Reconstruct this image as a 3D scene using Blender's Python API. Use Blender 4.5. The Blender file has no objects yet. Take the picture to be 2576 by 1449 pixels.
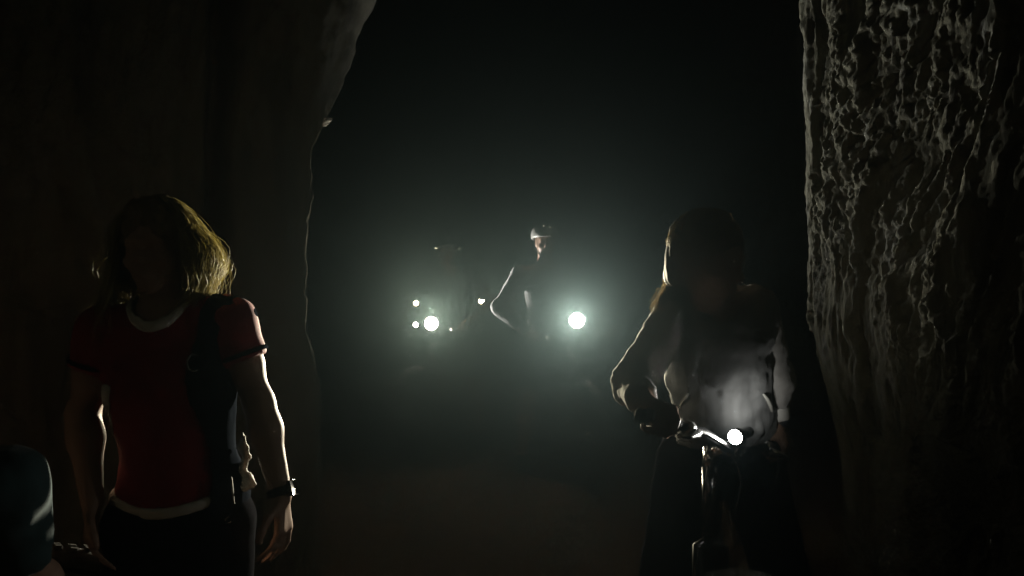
import bpy, math, random
import numpy as np
from mathutils import Vector, Matrix

SC = bpy.context.scene
COL = SC.collection
R_ = math.radians
rng = np.random.default_rng(7)
random.seed(7)

# ------------------------------------------------------------------ camera
CAM_Z, FPX, PITCH = 1.45, 2022.0, R_(0.963)
cd = bpy.data.cameras.new("Camera")
cam = bpy.data.objects.new("Camera", cd)
COL.objects.link(cam)
cam.location = (0, 0, CAM_Z)
cam.rotation_euler = (math.pi / 2 - PITCH, 0, 0)
cd.sensor_width = 36
cd.lens = FPX / 2576 * 36
cd.clip_start, cd.clip_end = 0.05, 200
SC.camera = cam

# ------------------------------------------------------------------ night sky, exposure
w = bpy.data.worlds.new("World")
SC.world = w
w.use_nodes = True
nt = w.node_tree
sky = nt.nodes.new("ShaderNodeTexSky")
sky.sky_type = 'NISHITA'
sky.sun_disc = False
sky.sun_elevation = R_(-4)
sky.sun_rotation = R_(200)
nt.links.new(sky.outputs[0], nt.nodes["Background"].inputs[0])
nt.nodes["Background"].inputs[1].default_value = 0.0006
SC.view_settings.view_transform = 'Standard'
SC.view_settings.look = 'None'
SC.view_settings.exposure = 0.0
SC.view_settings.gamma = 1.0
SC.cycles.use_denoising = True
SC.cycles.denoising_input_passes = 'RGB'
SC.cycles.max_bounces = 4
SC.cycles.volume_bounces = 0
SC.cycles.diffuse_bounces = 1
SC.cycles.sample_clamp_indirect = 2.0
SC.cycles.caustics_reflective = False
SC.cycles.caustics_refractive = False

# light levels, all in one place
P_HOT, P_FLOOD, P_SMALL, P_NEAR, P_SPILL = 600.0, 165.0, 4.0, 5.0, .45
HAZE_DENSITY, HAZE_G = 0.00063, 0.86


def P(px, py, d):
    """point that stands d metres ahead, seen where the photograph has it"""
    x = (px - 1288) / FPX
    u = (724.5 - py) / FPX
    y = u * math.sin(PITCH) + math.cos(PITCH)
    z = u * math.cos(PITCH) - math.sin(PITCH)
    s = d / y
    return np.array([x * s, d, CAM_Z + z * s])


def V(*a):
    return np.array(a, float)


def unit(v):
    v = np.asarray(v, float)
    return v / (np.linalg.norm(v) + 1e-9)


# ------------------------------------------------------------------ noise
def _hash(ix, iy, iz, seed):
    n = (ix.astype(np.int64) * 374761393 + iy.astype(np.int64) * 668265263 + iz.astype(np.int64) * 2147483647 + seed * 1274126177) & 0xFFFFFFFF
    n = ((n ^ (n >> 13)) * 1274126177) & 0xFFFFFFFF
    n = (n ^ (n >> 16)) & 0xFFFF
    return n.astype(np.float32) / 32767.5 - 1.0


def vnoise(x, y, z, seed=0):
    x, y, z = np.broadcast_arrays(x, y, z)
    xi, yi, zi = np.floor(x), np.floor(y), np.floor(z)
    fx, fy, fz = x - xi, y - yi, z - zi
    fx, fy, fz = [f * f * f * (f * (f * 6 - 15) + 10) for f in (fx, fy, fz)]
    r = 0
    for dx in (0, 1):
        wx = fx if dx else 1 - fx
        for dy in (0, 1):
            wy = fy if dy else 1 - fy
            for dz in (0, 1):
                wz = fz if dz else 1 - fz
                r = r + wx * wy * wz * _hash(xi + dx, yi + dy, zi + dz, seed)
    return r


def fbm(x, y, z, o=4, seed=0, gain=0.5):
    a, s, r = 1.0, 1.0, 0
    for i in range(o):
        r = r + a * vnoise(x * s + 7.3 * i, y * s + 3.1 * i, z * s, seed + i)
        a *= gain
        s *= 2.03
    return r


def ridged(x, y, z, o=4, seed=0):
    a, s, r = 1.0, 1.0, 0
    for i in range(o):
        n = 1 - np.abs(vnoise(x * s + 5.7 * i, y * s, z * s + 2.3 * i, seed + i)) * 1.6
        r = r + a * n
        a *= 0.5
        s *= 2.1
    return r


def sstep(a, b, x):
    t = np.clip((x - a) / (b - a), 0, 1)
    return t * t * (3 - 2 * t)


# ------------------------------------------------------------------ materials
MATS = {}


def mat(name, col, rough=0.7, metal=0.0, var=0.12, vscale=18.0, bump=0.0, bscale=120.0, spec=0.5, sheen=0.0, translucent=0.0, stripes=0.0, coat=0.0):
    if name in MATS:
        return MATS[name]
    m = bpy.data.materials.new(name)
    m.use_nodes = True
    t = m.node_tree
    b = t.nodes["Principled BSDF"]
    b.inputs["Roughness"].default_value = rough
    b.inputs["Metallic"].default_value = metal
    b.inputs["Specular IOR Level"].default_value = spec
    b.inputs["Coat Weight"].default_value = coat
    if sheen:
        b.inputs["Sheen Weight"].default_value = sheen
        b.inputs["Sheen Roughness"].default_value = 0.4
    tc = t.nodes.new("ShaderNodeTexCoord")
    n = t.nodes.new("ShaderNodeTexNoise")
    n.inputs["Scale"].default_value = vscale
    n.inputs["Detail"].default_value = 5
    t.links.new(tc.outputs["Object"], n.inputs["Vector"])
    r = t.nodes.new("ShaderNodeValToRGB")
    lo = [max(0, c * (1 - 2 * var)) for c in col]
    hi = [min(1, c * (1 + 2 * var)) for c in col]
    r.color_ramp.elements[0].position = 0.3
    r.color_ramp.elements[1].position = 0.7
    r.color_ramp.elements[0].color = (*lo, 1)
    r.color_ramp.elements[1].color = (*hi, 1)
    t.links.new(n.outputs["Fac"], r.inputs[0])
    t.links.new(r.outputs[0], b.inputs["Base Color"])
    if bump:
        if stripes:
            k = t.nodes.new("ShaderNodeTexVoronoi")
            k.inputs["Scale"].default_value = stripes
            src = k.outputs["Distance"]
            t.links.new(tc.outputs["Object"], k.inputs["Vector"])
        else:
            k = t.nodes.new("ShaderNodeTexNoise")
            k.inputs["Scale"].default_value = bscale
            k.inputs["Detail"].default_value = 6
            src = k.outputs["Fac"]
            t.links.new(tc.outputs["Object"], k.inputs["Vector"])
        bp = t.nodes.new("ShaderNodeBump")
        bp.inputs["Strength"].default_value = bump
        bp.inputs["Distance"].default_value = 0.0006
        t.links.new(src, bp.inputs["Height"])
        t.links.new(bp.outputs[0], b.inputs["Normal"])
    if translucent:
        tr = t.nodes.new("ShaderNodeBsdfTranslucent")
        t.links.new(r.outputs[0], tr.inputs[0])
        mx = t.nodes.new("ShaderNodeMixShader")
        mx.inputs[0].default_value = translucent
        t.links.new(b.outputs[0], mx.inputs[1])
        t.links.new(tr.outputs[0], mx.inputs[2])
        t.links.new(mx.outputs[0], t.nodes["Material Output"].inputs[0])
    MATS[name] = m
    return m


def glow(name, col, strength):
    if name in MATS:
        return MATS[name]
    m = bpy.data.materials.new(name)
    m.use_nodes = True
    b = m.node_tree.nodes["Principled BSDF"]
    b.inputs["Base Color"].default_value = (0.8, 0.8, 0.75, 1)
    b.inputs["Roughness"].default_value = 0.2
    b.inputs["Emission Color"].default_value = (*col, 1)
    b.inputs["Emission Strength"].default_value = strength
    m.cycles.emission_sampling = 'NONE'
    MATS[name] = m
    return m


def rock_mat(name, col, bump=0.8, streak=(9, 9, 2.2)):
    m = bpy.data.materials.new(name)
    m.use_nodes = True
    t = m.node_tree
    b = t.nodes["Principled BSDF"]
    b.inputs["Roughness"].default_value = 0.95
    b.inputs["Specular IOR Level"].default_value = 0.12
    tc = t.nodes.new("ShaderNodeTexCoord")
    mp = t.nodes.new("ShaderNodeMapping")
    mp.inputs["Scale"].default_value = streak
    t.links.new(tc.outputs["Object"], mp.inputs[0])
    n1 = t.nodes.new("ShaderNodeTexNoise")
    n1.inputs["Scale"].default_value = 1.0
    n1.inputs["Detail"].default_value = 9
    n1.inputs["Roughness"].default_value = 0.65
    n1.inputs["Distortion"].default_value = 0.6
    t.links.new(mp.outputs[0], n1.inputs["Vector"])
    r = t.nodes.new("ShaderNodeValToRGB")
    e = r.color_ramp.elements
    e[0].position, e[1].position = 0.36, 0.66
    e[0].color = (col[0] * 0.45, col[1] * 0.43, col[2] * 0.40, 1)
    e[1].color = (*col, 1)
    mid = e.new(0.5)
    mid.color = (col[0] * 0.8, col[1] * 0.76, col[2] * 0.62, 1)
    t.links.new(n1.outputs["Fac"], r.inputs[0])
    t.links.new(r.outputs[0], b.inputs["Base Color"])
    n2 = t.nodes.new("ShaderNodeTexNoise")
    n2.inputs["Scale"].default_value = 4.0
    n2.inputs["Detail"].default_value = 10
    n2.inputs["Roughness"].default_value = 0.7
    t.links.new(mp.outputs[0], n2.inputs["Vector"])
    bp = t.nodes.new("ShaderNodeBump")
    bp.inputs["Strength"].default_value = bump
    bp.inputs["Distance"].default_value = 0.03
    t.links.new(n2.outputs["Fac"], bp.inputs["Height"])
    t.links.new(bp.outputs[0], b.inputs["Normal"])
    return m


# ------------------------------------------------------------------ objects
def tag(o, label=None, cat=None, group=None, kind=None):
    if label: o["label"] = label
    if cat: o["category"] = cat
    if group: o["group"] = group
    if kind: o["kind"] = kind
    return o


def thing(name, loc, label, cat, group=None, rz=0.0):
    o = bpy.data.objects.new(name, None)
    COL.objects.link(o)
    o.location = loc
    o.rotation_euler = (0, 0, rz)
    o.empty_display_size = 0.1
    return tag(o, label, cat, group)


def mesh_np(name, v, f, smooth=True):
    """v (n,3) floats; f: (m,4)/(m,3) int array, or list of such arrays"""
    me = bpy.data.meshes.new(name)
    fl = f if isinstance(f, list) else [f]
    fl = [np.asarray(a, np.int32) for a in fl if len(a)]
    me.vertices.add(len(v))
    me.vertices.foreach_set("co", np.asarray(v, np.float32).ravel())
    nl = sum(a.size for a in fl)
    me.loops.add(nl)
    me.loops.foreach_set("vertex_index", np.concatenate([a.ravel() for a in fl]))
    tot = np.concatenate([np.full(len(a), a.shape[1], np.int32) for a in fl])
    me.polygons.add(len(tot))
    me.polygons.foreach_set("loop_start", np.concatenate([[0], np.cumsum(tot)[:-1]]).astype(np.int32))
    me.polygons.foreach_set("loop_total", tot)
    me.polygons.foreach_set("use_smooth", np.full(len(tot), smooth))
    me.update(calc_edges=True)
    me.validate()
    return me


def obj(name, vf, m, parent=None, smooth=True, base=None):
    """links one mesh object; base = world point that verts are given relative to (default: the parent's root location)"""
    v, f = vf
    v = np.asarray(v, float)
    if base is not None:
        v = v - np.asarray(base)
    o = bpy.data.objects.new(name, mesh_np(name, v, f, smooth))
    o.data.materials.append(m)
    COL.objects.link(o)
    if parent is not None:
        o.parent = parent
    return o


class MB:
    """collects simple shapes of ONE part"""

    def __init__(s):
        s.v, s.q, s.t, s.n = [], [], [], 0

    def add(s, v, quads=(), tris=()):
        v = np.asarray(v, float)
        if len(quads): s.q.append(np.asarray(quads, int) + s.n)
        if len(tris): s.t.append(np.asarray(tris, int) + s.n)
        s.v.append(v)
        s.n += len(v)

    def tube(s, pts, r, n=10, closed=False):
        pts = np.asarray(pts, float)
        k = len(pts)
        r = np.full(k, r) if np.isscalar(r) else np.asarray(r, float)
        if closed:
            tan = np.roll(pts, -1, 0) - np.roll(pts, 1, 0)
        else:
            tan = np.gradient(pts, axis=0)
        tan /= np.linalg.norm(tan, axis=1)[:, None] + 1e-9
        ref = V(0, 0, 1) if abs(tan[0][2]) < 0.9 else V(1, 0, 0)
        a = unit(np.cross(tan[0], ref))
        vs = []
        for i in range(k):
            a = a - tan[i] * np.dot(a, tan[i])
            a = unit(a)
            b = np.cross(tan[i], a)
            th = np.arange(n) * 2 * math.pi / n
            vs.append(pts[i] + r[i] * (np.cos(th)[:, None] * a + np.sin(th)[:, None] * b))
        v = np.concatenate(vs)
        q = []
        for i in range(k if closed else k - 1):
            j = (i + 1) % k
            for m_ in range(n):
                m2 = (m_ + 1) % n
                q.append((i * n + m_, i * n + m2, j * n + m2, j * n + m_))
        t = []
        if not closed:
            v = np.concatenate([v, pts[:1], pts[-1:]])
            c0, c1 = len(v) - 2, len(v) - 1
            for m_ in range(n):
                m2 = (m_ + 1) % n
                t.append((c0, m2, m_))
                t.append((c1, (k - 1) * n + m_, (k - 1) * n + m2))
        s.add(v, q, t)
        return s

    def box(s, c, size, ax=None, bev=0.15):
        """box with chamfered edges; ax = 3 unit axes (rows)"""
        ax = np.eye(3) if ax is None else np.asarray(ax, float)
        h = np.asarray(size, float) / 2
        b = min(h) * bev
        vs, idx = [], {}
        for sx in (-1, 1):
            for sy in (-1, 1):
                for sz in (-1, 1):
                    for k in range(3):
                        p = np.array([sx * h[0], sy * h[1], sz * h[2]])
                        for j in range(3):
                            if j != k: p[j] -= np.sign(p[j]) * b
                        idx[(sx, sy, sz, k)] = len(vs)
                        vs.append(p)
        v = np.asarray(vs) @ ax + np.asarray(c)
        q, t = [], []
        for k in range(3):
            i, j = (k + 1) % 3, (k + 2) % 3
            for sg in (-1, 1):
                def key(a, b_, kk):
                    e = [0, 0, 0]; e[k] = sg; e[i] = a; e[j] = b_
                    return idx[(*e, kk)]
                f = [key(-1, -1, k), key(1, -1, k), key(1, 1, k), key(-1, 1, k)]
                q.append(f if sg > 0 else f[::-1])
            for a in (-1, 1):
                for b_ in (-1, 1):
                    def key2(sk, kk):
                        e = [0, 0, 0]; e[k] = sk; e[i] = a; e[j] = b_
                        return idx[(*e, kk)]
                    f = [key2(-1, i), key2(1, i), key2(1, j), key2(-1, j)]
                    q.append(f if a * b_ > 0 else f[::-1])
        for sx in (-1, 1):
            for sy in (-1, 1):
                for sz in (-1, 1):
                    f = [idx[(sx, sy, sz, 0)], idx[(sx, sy, sz, 1)], idx[(sx, sy, sz, 2)]]
                    t.append(f if sx * sy * sz > 0 else f[::-1])
        s.add(v, q, t)
        return s

    def sphere(s, c, r, nu=12, nv=8, ax=None):
        r = np.full(3, r) if np.isscalar(r) else np.asarray(r, float)
        v = [(0, 0, 1)]
        for i in range(1, nv):
            th = math.pi * i / nv
            for j in range(nu):
                ph = 2 * math.pi * j / nu
                v.append((math.sin(th) * math.cos(ph), math.sin(th) * math.sin(ph), math.cos(th)))
        v.append((0, 0, -1))
        v = np.asarray(v) * r
        if ax is not None: v = v @ np.asarray(ax)
        q, t = [], []
        for i in range(nv - 2):
            for j in range(nu):
                a = 1 + i * nu + j
                b = 1 + i * nu + (j + 1) % nu
                q.append((a, a + nu, b + nu, b))
        for j in range(nu):
            t.append((0, 1 + j, 1 + (j + 1) % nu))
            o = 1 + (nv - 2) * nu
            t.append((len(v) - 1, o + (j + 1) % nu, o + j))
        s.add(v + np.asarray(c), q, t)
        return s

    def get(s):
        f = []
        if s.q: f.append(np.concatenate(s.q))
        if s.t: f.append(np.concatenate(s.t))
        return np.concatenate(s.v), f


# ------------------------------------------------------------------ implicit bodies (smooth union, surface nets)
class Body:
    def __init__(s, lo, hi, h):
        s.lo = np.asarray(lo, float)
        s.h = h
        s.n = np.ceil((np.asarray(hi) - s.lo) / h).astype(int) + 1
        s.ax = [s.lo[i] + h * np.arange(s.n[i]) for i in range(3)]
        s.F = np.full(s.n, 0.3, np.float32)

    def _sub(s, lo, hi):
        a = np.clip(np.floor((lo - s.lo) / s.h).astype(int), 0, s.n)
        b = np.clip(np.ceil((hi - s.lo) / s.h).astype(int) + 1, 0, s.n)
        sl = tuple(slice(a[i], b[i]) for i in range(3))
        X = np.meshgrid(*[s.ax[i][sl[i]] for i in range(3)], indexing='ij', sparse=True)
        return sl, X

    def _join(s, sl, d, k, sub=False):
        F = s.F[sl]
        if F.size == 0: return
        if sub:
            hh = np.clip(0.5 - 0.5 * (F + d) / k, 0, 1)
            s.F[sl] = F * (1 - hh) + (-d) * hh + k * hh * (1 - hh)
        else:
            hh = np.clip(0.5 + 0.5 * (F - d) / k, 0, 1)
            s.F[sl] = F * (1 - hh) + d * hh - k * hh * (1 - hh)

    def cone(s, a, b, ra, rb, k=0.02, cut=None, sub=False, flat=None):
        a, b = np.asarray(a, float), np.asarray(b, float)
        pad = max(ra, rb) + k + 0.04
        sl, X = s._sub(np.minimum(a, b) - pad, np.maximum(a, b) + pad)
        d = b - a
        L2 = np.dot(d, d) + 1e-9
        t = np.clip(sum((X[i] - a[i]) * d[i] for i in range(3)) / L2, 0, 1)
        q = [X[i] - a[i] - t * d[i] for i in range(3)]
        dist = np.sqrt(sum(c * c for c in q)) - (ra + (rb - ra) * t)
        if cut:   # list of (point, normal): keep the side the normal points away from
            for p, n in cut:
                n = unit(n)
                dist = np.maximum(dist, sum((X[i] - p[i]) * n[i] for i in range(3)))
        s._join(sl, dist, k, sub)

    def chain(s, pts, rad, k=0.02, cut=None):
        for i in range(len(pts) - 1):
            s.cone(pts[i], pts[i + 1], rad[i], rad[i + 1], k, cut)

    def ell(s, c, r, fr=None, k=0.03, sub=False):
        c, r = np.asarray(c, float), np.asarray(r, float)
        fr = np.eye(3) if fr is None else np.asarray(fr, float)
        pad = max(r) + k + 0.04
        sl, X = s._sub(c - pad, c + pad)
        loc = [sum((X[i] - c[i]) * fr[j][i] for i in range(3)) for j in range(3)]
        k0 = np.sqrt(sum((loc[j] / r[j]) ** 2 for j in range(3)))
        k1 = np.sqrt(sum((loc[j] / r[j] ** 2) ** 2 for j in range(3))) + 1e-6
        s._join(sl, k0 * (k0 - 1) / k1, k, sub)

    def inflate(s, a):
        s.F -= a

    def wrinkle(s, amp, scale, seed=1, band=0.04):
        idx = np.abs(s.F) < band
        I = np.nonzero(idx)
        x, y, z = [s.ax[i][I[i]] for i in range(3)]
        sc = np.broadcast_to(np.asarray(scale, float), (3,))
        n = ridged(x * sc[0], y * sc[1], z * sc[2], 3, seed) - 1.0
        s.F[I] += (amp * n).astype(np.float32)

    def keep(s, fn):
        """intersect with region fn(X,Y,Z) < 0"""
        X = np.meshgrid(*s.ax, indexing='ij', sparse=True)
        s.F = np.maximum(s.F, fn(*X).astype(np.float32))

    def hollow(s, th):
        s.F = np.maximum(s.F, -(s.F + th))

    def mesh(s):
        F, h = s.F, s.h
        F[0], F[-1], F[:, 0], F[:, -1], F[:, :, 0], F[:, :, -1] = [0.3] * 6
        ins = F < 0
        nx, ny, nz = F.shape
        cnt = np.zeros((nx - 1, ny - 1, nz - 1), np.int8)
        for dx in (0, 1):
            for dy in (0, 1):
                for dz in (0, 1):
                    cnt += ins[dx:nx - 1 + dx, dy:ny - 1 + dy, dz:nz - 1 + dz]
        act = (cnt > 0) & (cnt < 8)
        I = np.array(np.nonzero(act)).T
        vid = np.full(act.shape, -1, np.int64)
        vid[act] = np.arange(len(I))
        acc = np.zeros((len(I), 3))
        num = np.zeros(len(I))
        cs = [(a, b, c) for a in (0, 1) for b in (0, 1) for c in (0, 1)]
        for c0 in cs:
            for ax in range(3):
                if c0[ax]: continue
                c1 = list(c0); c1[ax] = 1
                f0 = F[I[:, 0] + c0[0], I[:, 1] + c0[1], I[:, 2] + c0[2]]
                f1 = F[I[:, 0] + c1[0], I[:, 1] + c1[1], I[:, 2] + c1[2]]
                cr = (f0 < 0) != (f1 < 0)
                t = np.where(cr, f0 / np.where(cr, f0 - f1, 1), 0)
                p = np.array(c0, float)[None] + np.zeros((len(I), 3))
                p[:, ax] += t
                acc += p * cr[:, None]
                num += cr
        v = s.lo + h * (I + acc / num[:, None])
        quads = []
        for ax in range(3):
            a, b = [(1, 2), (2, 0), (0, 1)][ax]
            sh = [slice(0, None)] * 3
            s0, s1 = sh[:], sh[:]
            s0[ax], s1[ax] = slice(0, -1), slice(1, None)
            e0, e1 = ins[tuple(s0)], ins[tuple(s1)]
            E = np.array(np.nonzero(e0 != e1)).T
            ok = (E[:, a] > 0) & (E[:, b] > 0) & (E[:, a] < F.shape[a] - 1) & (E[:, b] < F.shape[b] - 1)
            E = E[ok]
            fl = e0[tuple(E.T)]
            def g(da, db):
                Q = E.copy(); Q[:, a] += da; Q[:, b] += db
                return vid[tuple(Q.T)]
            q = np.stack([g(-1, -1), g(0, -1), g(0, 0), g(-1, 0)], 1)
            q[~fl] = q[~fl][:, ::-1]
            quads.append(q)
        q = np.concatenate(quads)
        q = q[(q >= 0).all(1)]
        return v, q


def frame(fwd, up):
    u = unit(up)
    f = unit(np.asarray(fwd) - u * np.dot(fwd, u))
    return np.array([np.cross(f, u) * 1.0, f, u])   # side, forward, up


def head_sdf(B, c, fwd, up, s=1.0):
    """c = centre between the ears; whole head about 0.23 m tall"""
    S, Fw, U = frame(fwd, up)
    fr = np.array([S, Fw, U])
    g = lambda x, y, z: c + s * (x * S + y * Fw + z * U)
    B.ell(g(0, -.012, .035), s * V(.073, .095, .088), fr, .02)
    B.ell(g(0, .028, -.035), s * V(.058, .066, .078), fr, .03)
    B.ell(g(0, .062, -.094), s * V(.028, .026, .021), fr, .022)
    B.ell(g(0, .078, .022), s * V(.048, .018, .014), fr, .015)
    for sg in (-1, 1):
        B.ell(g(sg * .031, .101, -.002), s * V(.017, .016, .011), fr, .012, sub=True)
        B.ell(g(sg * .031, .079, -.003), s * V(.014, .012, .010), fr, .004)
        B.ell(g(sg * .042, .068, -.030), s * V(.018, .018, .014), fr, .018)
        B.ell(g(sg * .076, -.005, -.008), s * V(.008, .017, .031), fr, .008)
    B.cone(g(0, .090, .012), g(0, .112, -.028), s * .008, s * .0125, .012)
    for sg in (-1, 1):
        B.ell(g(sg * .012, .098, -.032), s * V(.008, .010, .008), fr, .006)
    B.ell(g(0, .092, -.058), s * V(.022, .011, .006), fr, .006)
    B.ell(g(0, .088, -.069), s * V(.019, .011, .007), fr, .006)


def relaxed_hand(B, wr, d, palm, thumb_side, s=1.0, curl=0.35):
    """wr wrist, d finger direction, palm = palm normal, thumb_side = unit towards the thumb"""
    d, palm = unit(d), unit(palm)
    t = unit(np.asarray(thumb_side) - d * np.dot(thumb_side, d))
    kn = wr + d * .085 * s
    for o in (-.026, -.009, .009, .026):
        B.cone(wr + t * o * .55 * s, kn + t * o * s, .0135 * s, .0115 * s, .010)
    L = [.036, .043, .046, .042]
    for i, o in enumerate((-.030, -.0105, .0095, .029)):
        p = kn + t * o * s
        a = 0.25 + 0.08 * i
        rad = .0088
        for seg, fr_ in enumerate((1.0, .66, .52)):
            dd = d * math.cos(a) + palm * math.sin(a) + t * (o * 1.6)
            q = p + unit(dd) * L[i] * fr_ * s
            B.cone(p, q, rad * s, (rad - .0008) * s, .004)
            p, rad = q, rad - .0008
            a += curl
    p = wr + d * .025 * s + t * .026 * s
    for ln, dv in ((.040, d * .55 + t * .75 + palm * .3), (.032, d * .85 + t * .4 + palm * .35), (.026, d + t * .1 + palm * .3)):
        q = p + unit(dv) * ln * s
        B.cone(p, q, .0125 * s, .0098 * s, .007)
        p = q


def grip_hand(B, wr, c, axis, inner, s=1.0):
    """hand closed round a bar: c grip centre, axis along the bar, inner = towards the thumb"""
    axis = unit(axis)
    ax = axis if np.dot(axis, inner) > 0 else -axis
    back = wr - c
    back = unit(back - ax * np.dot(back, ax))          # from bar to wrist
    up = np.cross(ax, back)
    up = up if up[2] > 0 else -up
    R = .0245
    pt = lambda th, o, r: c + ax * o + (math.cos(th) * back + math.sin(th) * up) * r
    for o in (-.030, -.010, .010, .030):
        B.cone(wr + ax * o * .5, pt(R_(70), o, .034), .0145 * s, .0125 * s, .010)
        B.cone(pt(R_(20), o * .8, .040), pt(R_(80), o, .031), .014 * s, .012 * s, .008)
        off = [.95, 1.0, 1.0, .93][int((o + .03) / .02 + .5)]
        th = [75, 130, 185, 240, 280]
        for i in range(4):
            B.cone(pt(R_(th[i]), o, R + .008 * off), pt(R_(th[i + 1]), o, R + .008), (.0098 - .0006 * i) * s, (.0094 - .0006 * i) * s, .003)
    p0 = pt(R_(25), .036, .036)
    p1 = pt(R_(-20), .052, .033)
    p2 = pt(R_(-70), .050, .032)
    p3 = pt(R_(-110), .040, .031)
    B.chain([wr + ax * .012, p0, p1, p2, p3], [.015 * s, .0135 * s, .0115 * s, .0105 * s, .009 * s], .006)


ARM_R = (.047, .041, .037, .027)
LEG_R = (.090, .062, .055, .040)


def limb_arm(B, sh, el, wr, m=1.0, k=.03):
    u = unit(el - sh)
    B.chain([sh, sh + (el - sh) * .5, el], [ARM_R[0] * m, ARM_R[0] * m * .98, ARM_R[2] * m * .95], k)
    B.chain([el, el + (wr - el) * .28, wr], [ARM_R[2] * m, .0405 * m, ARM_R[3] * m], k)


def torso_sdf(B, J, m=1.0, k=.06):
    up = unit(J['neck'] - J['pelvis'])
    side = unit(J['shr'] - J['shl'])
    fwd = unit(np.cross(up, side))
    if np.dot(fwd, J['fwd']) < 0: fwd = -fwd
    side = np.cross(fwd, up)
    fr = np.array([side, fwd, up])
    pel, nk = J['pelvis'], J['neck']
    L = np.linalg.norm(nk - pel)
    mid = lambda t, f=0: pel + (nk - pel) * t + fwd * f
    B.ell(mid(.02, -.01), m * V(.155, .105, .115), fr, k)
    B.ell(mid(.30, 0), m * V(.122, .088, .15), fr, k)
    B.ell(mid(.62, .002), m * V(.146, .104, .17), fr, k)
    if J.get('bust'):
        for sg in (-1, 1):
            B.ell(mid(.64, .075) + side * sg * .068 * m, m * V(.060, .050, .058), fr, .035)
    sc = (J['shl'] + J['shr']) / 2
    B.cone(J['shl'], sc + up * .015, .050 * m, .062 * m, k)
    B.cone(J['shr'], sc + up * .015, .050 * m, .062 * m, k)
    return fr


def person_body(B, J, m=1.0):
    fr = torso_sdf(B, J, m)
    nk = J['neck']
    S, Fw, U = frame(J['hfwd'], J['hup'])
    B.cone(nk - unit(nk - J['pelvis']) * .02, J['head'] - U * .05 - Fw * .015, .058 * m, .051 * m, .03)
    head_sdf(B, J['head'], J['hfwd'], J['hup'], J.get('hs', 1.0))
    for sd in 'lr':
        limb_arm(B, J['sh' + sd], J['el' + sd], J['wr' + sd], J.get('am', 1.0))
        hip, kn, an = J['hip' + sd], J['kn' + sd], J['an' + sd]
        B.chain([hip, hip + (kn - hip) * .5, kn], [.092 * m, .078 * m, .058 * m], .04)
        cf = unit(np.cross(np.cross(kn - an, J['fwd']), kn - an))
        B.chain([kn, kn + (an - kn) * .3 - J['fwd'] * .012, an], [.055 * m, .057 * m, .037 * m], .03)
        B.cone(an - V(0, 0, .04), an + J['fwd'] * .14 - V(0, 0, .052), .034, .028, .02)
        hd = J.get('hand' + sd)
        if hd and hd[0] == 'grip':
            grip_hand(B, J['wr' + sd], *hd[1:])
        elif hd and hd[0] == 'hang':
            relaxed_hand(B, J['wr' + sd], *hd[1:])
    return fr


def bounds(J, pad=.16):
    pts = np.array([v for k, v in J.items() if isinstance(v, np.ndarray) and k not in ('fwd', 'hfwd', 'hup')])
    lo, hi = pts.min(0) - pad, pts.max(0) + pad
    hi[2] += .08
    lo[2] = max(lo[2], J['floor'] - .01)
    return lo, hi


SKIN = mat('skin', (.42, .27, .20), .55, var=.06, bump=.15, bscale=300)
SKIN2 = mat('skin_shaded', (.22, .14, .10), .55, var=.06, bump=.15, bscale=300)  # darker copy of the skin; the shade on the riders is in its colour


def hair_strands(paths, r0, r1):
    """paths (n,k,3) -> one mesh of thin three-sided strands"""
    n, k, _ = paths.shape
    tan = np.gradient(paths, axis=1)
    tan /= np.linalg.norm(tan, axis=2)[..., None] + 1e-9
    ref = rng.normal(size=(n, 1, 3))
    a = np.cross(tan, ref)
    a /= np.linalg.norm(a, axis=2)[..., None] + 1e-9
    b = np.cross(tan, a)
    rr = np.linspace(1, .35, k)[None, :, None] * (r0 + (r1 - r0) * rng.random((n, 1, 1)))
    vs = []
    for j in range(3):
        th = j * 2 * math.pi / 3
        vs.append(paths + rr * (math.cos(th) * a + math.sin(th) * b))
    v = np.stack(vs, 2)           # n,k,3,3
    idx = np.arange(n * k * 3).reshape(n, k, 3)
    q = []
    for j in range(3):
        j2 = (j + 1) % 3
        q.append(np.stack([idx[:, :-1, j], idx[:, :-1, j2], idx[:, 1:, j2], idx[:, 1:, j]], -1).reshape(-1, 4))
    return v.reshape(-1, 3), np.concatenate(q)


# ================================================================== THE SETTING
def gz(y):
    return 0.0 * np.asarray(y, float)


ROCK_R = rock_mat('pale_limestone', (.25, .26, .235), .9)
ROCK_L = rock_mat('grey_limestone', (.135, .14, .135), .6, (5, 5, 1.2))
ROCK_F = rock_mat('dark_limestone', (.10, .10, .095), .6, (3, 3, 1))
GROUND = rock_mat('trodden_earth', (.16, .11, .08), .7, (14, 14, 14))


def sheet(U, Z, fn, name, m, flip=False):
    u, z = np.meshgrid(U, Z, indexing='ij')
    v = fn(u, z)
    nu, nz = u.shape
    idx = np.arange(nu * nz).reshape(nu, nz)
    q = np.stack([idx[:-1, :-1], idx[1:, :-1], idx[1:, 1:], idx[:-1, 1:]], -1).reshape(-1, 4)
    if flip: q = q[:, ::-1]
    o = obj(name, (v.reshape(-1, 3), q), m)
    return tag(o, kind='structure')


# ground: one sheet, finer near the camera
gx = np.concatenate([np.linspace(-40, -3, 24)[:-1], np.linspace(-3, 3, 150), np.linspace(3, 40, 24)[1:]])
gy = np.concatenate([np.linspace(-40, -1, 20)[:-1], np.linspace(-1, 10, 240), np.linspace(10, 60, 24)[1:]])


def ground_fn(x, y):
    z = gz(y) + .020 * fbm(x * 1.7, y * 1.7, 0 * x, 5, 3) + .012 * np.maximum(0, fbm(x * 7, y * 7, 0 * x, 3, 9))
    return np.stack([x, y, z - .015], -1)


sheet(gx, gy, ground_fn, 'ground', GROUND)


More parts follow.
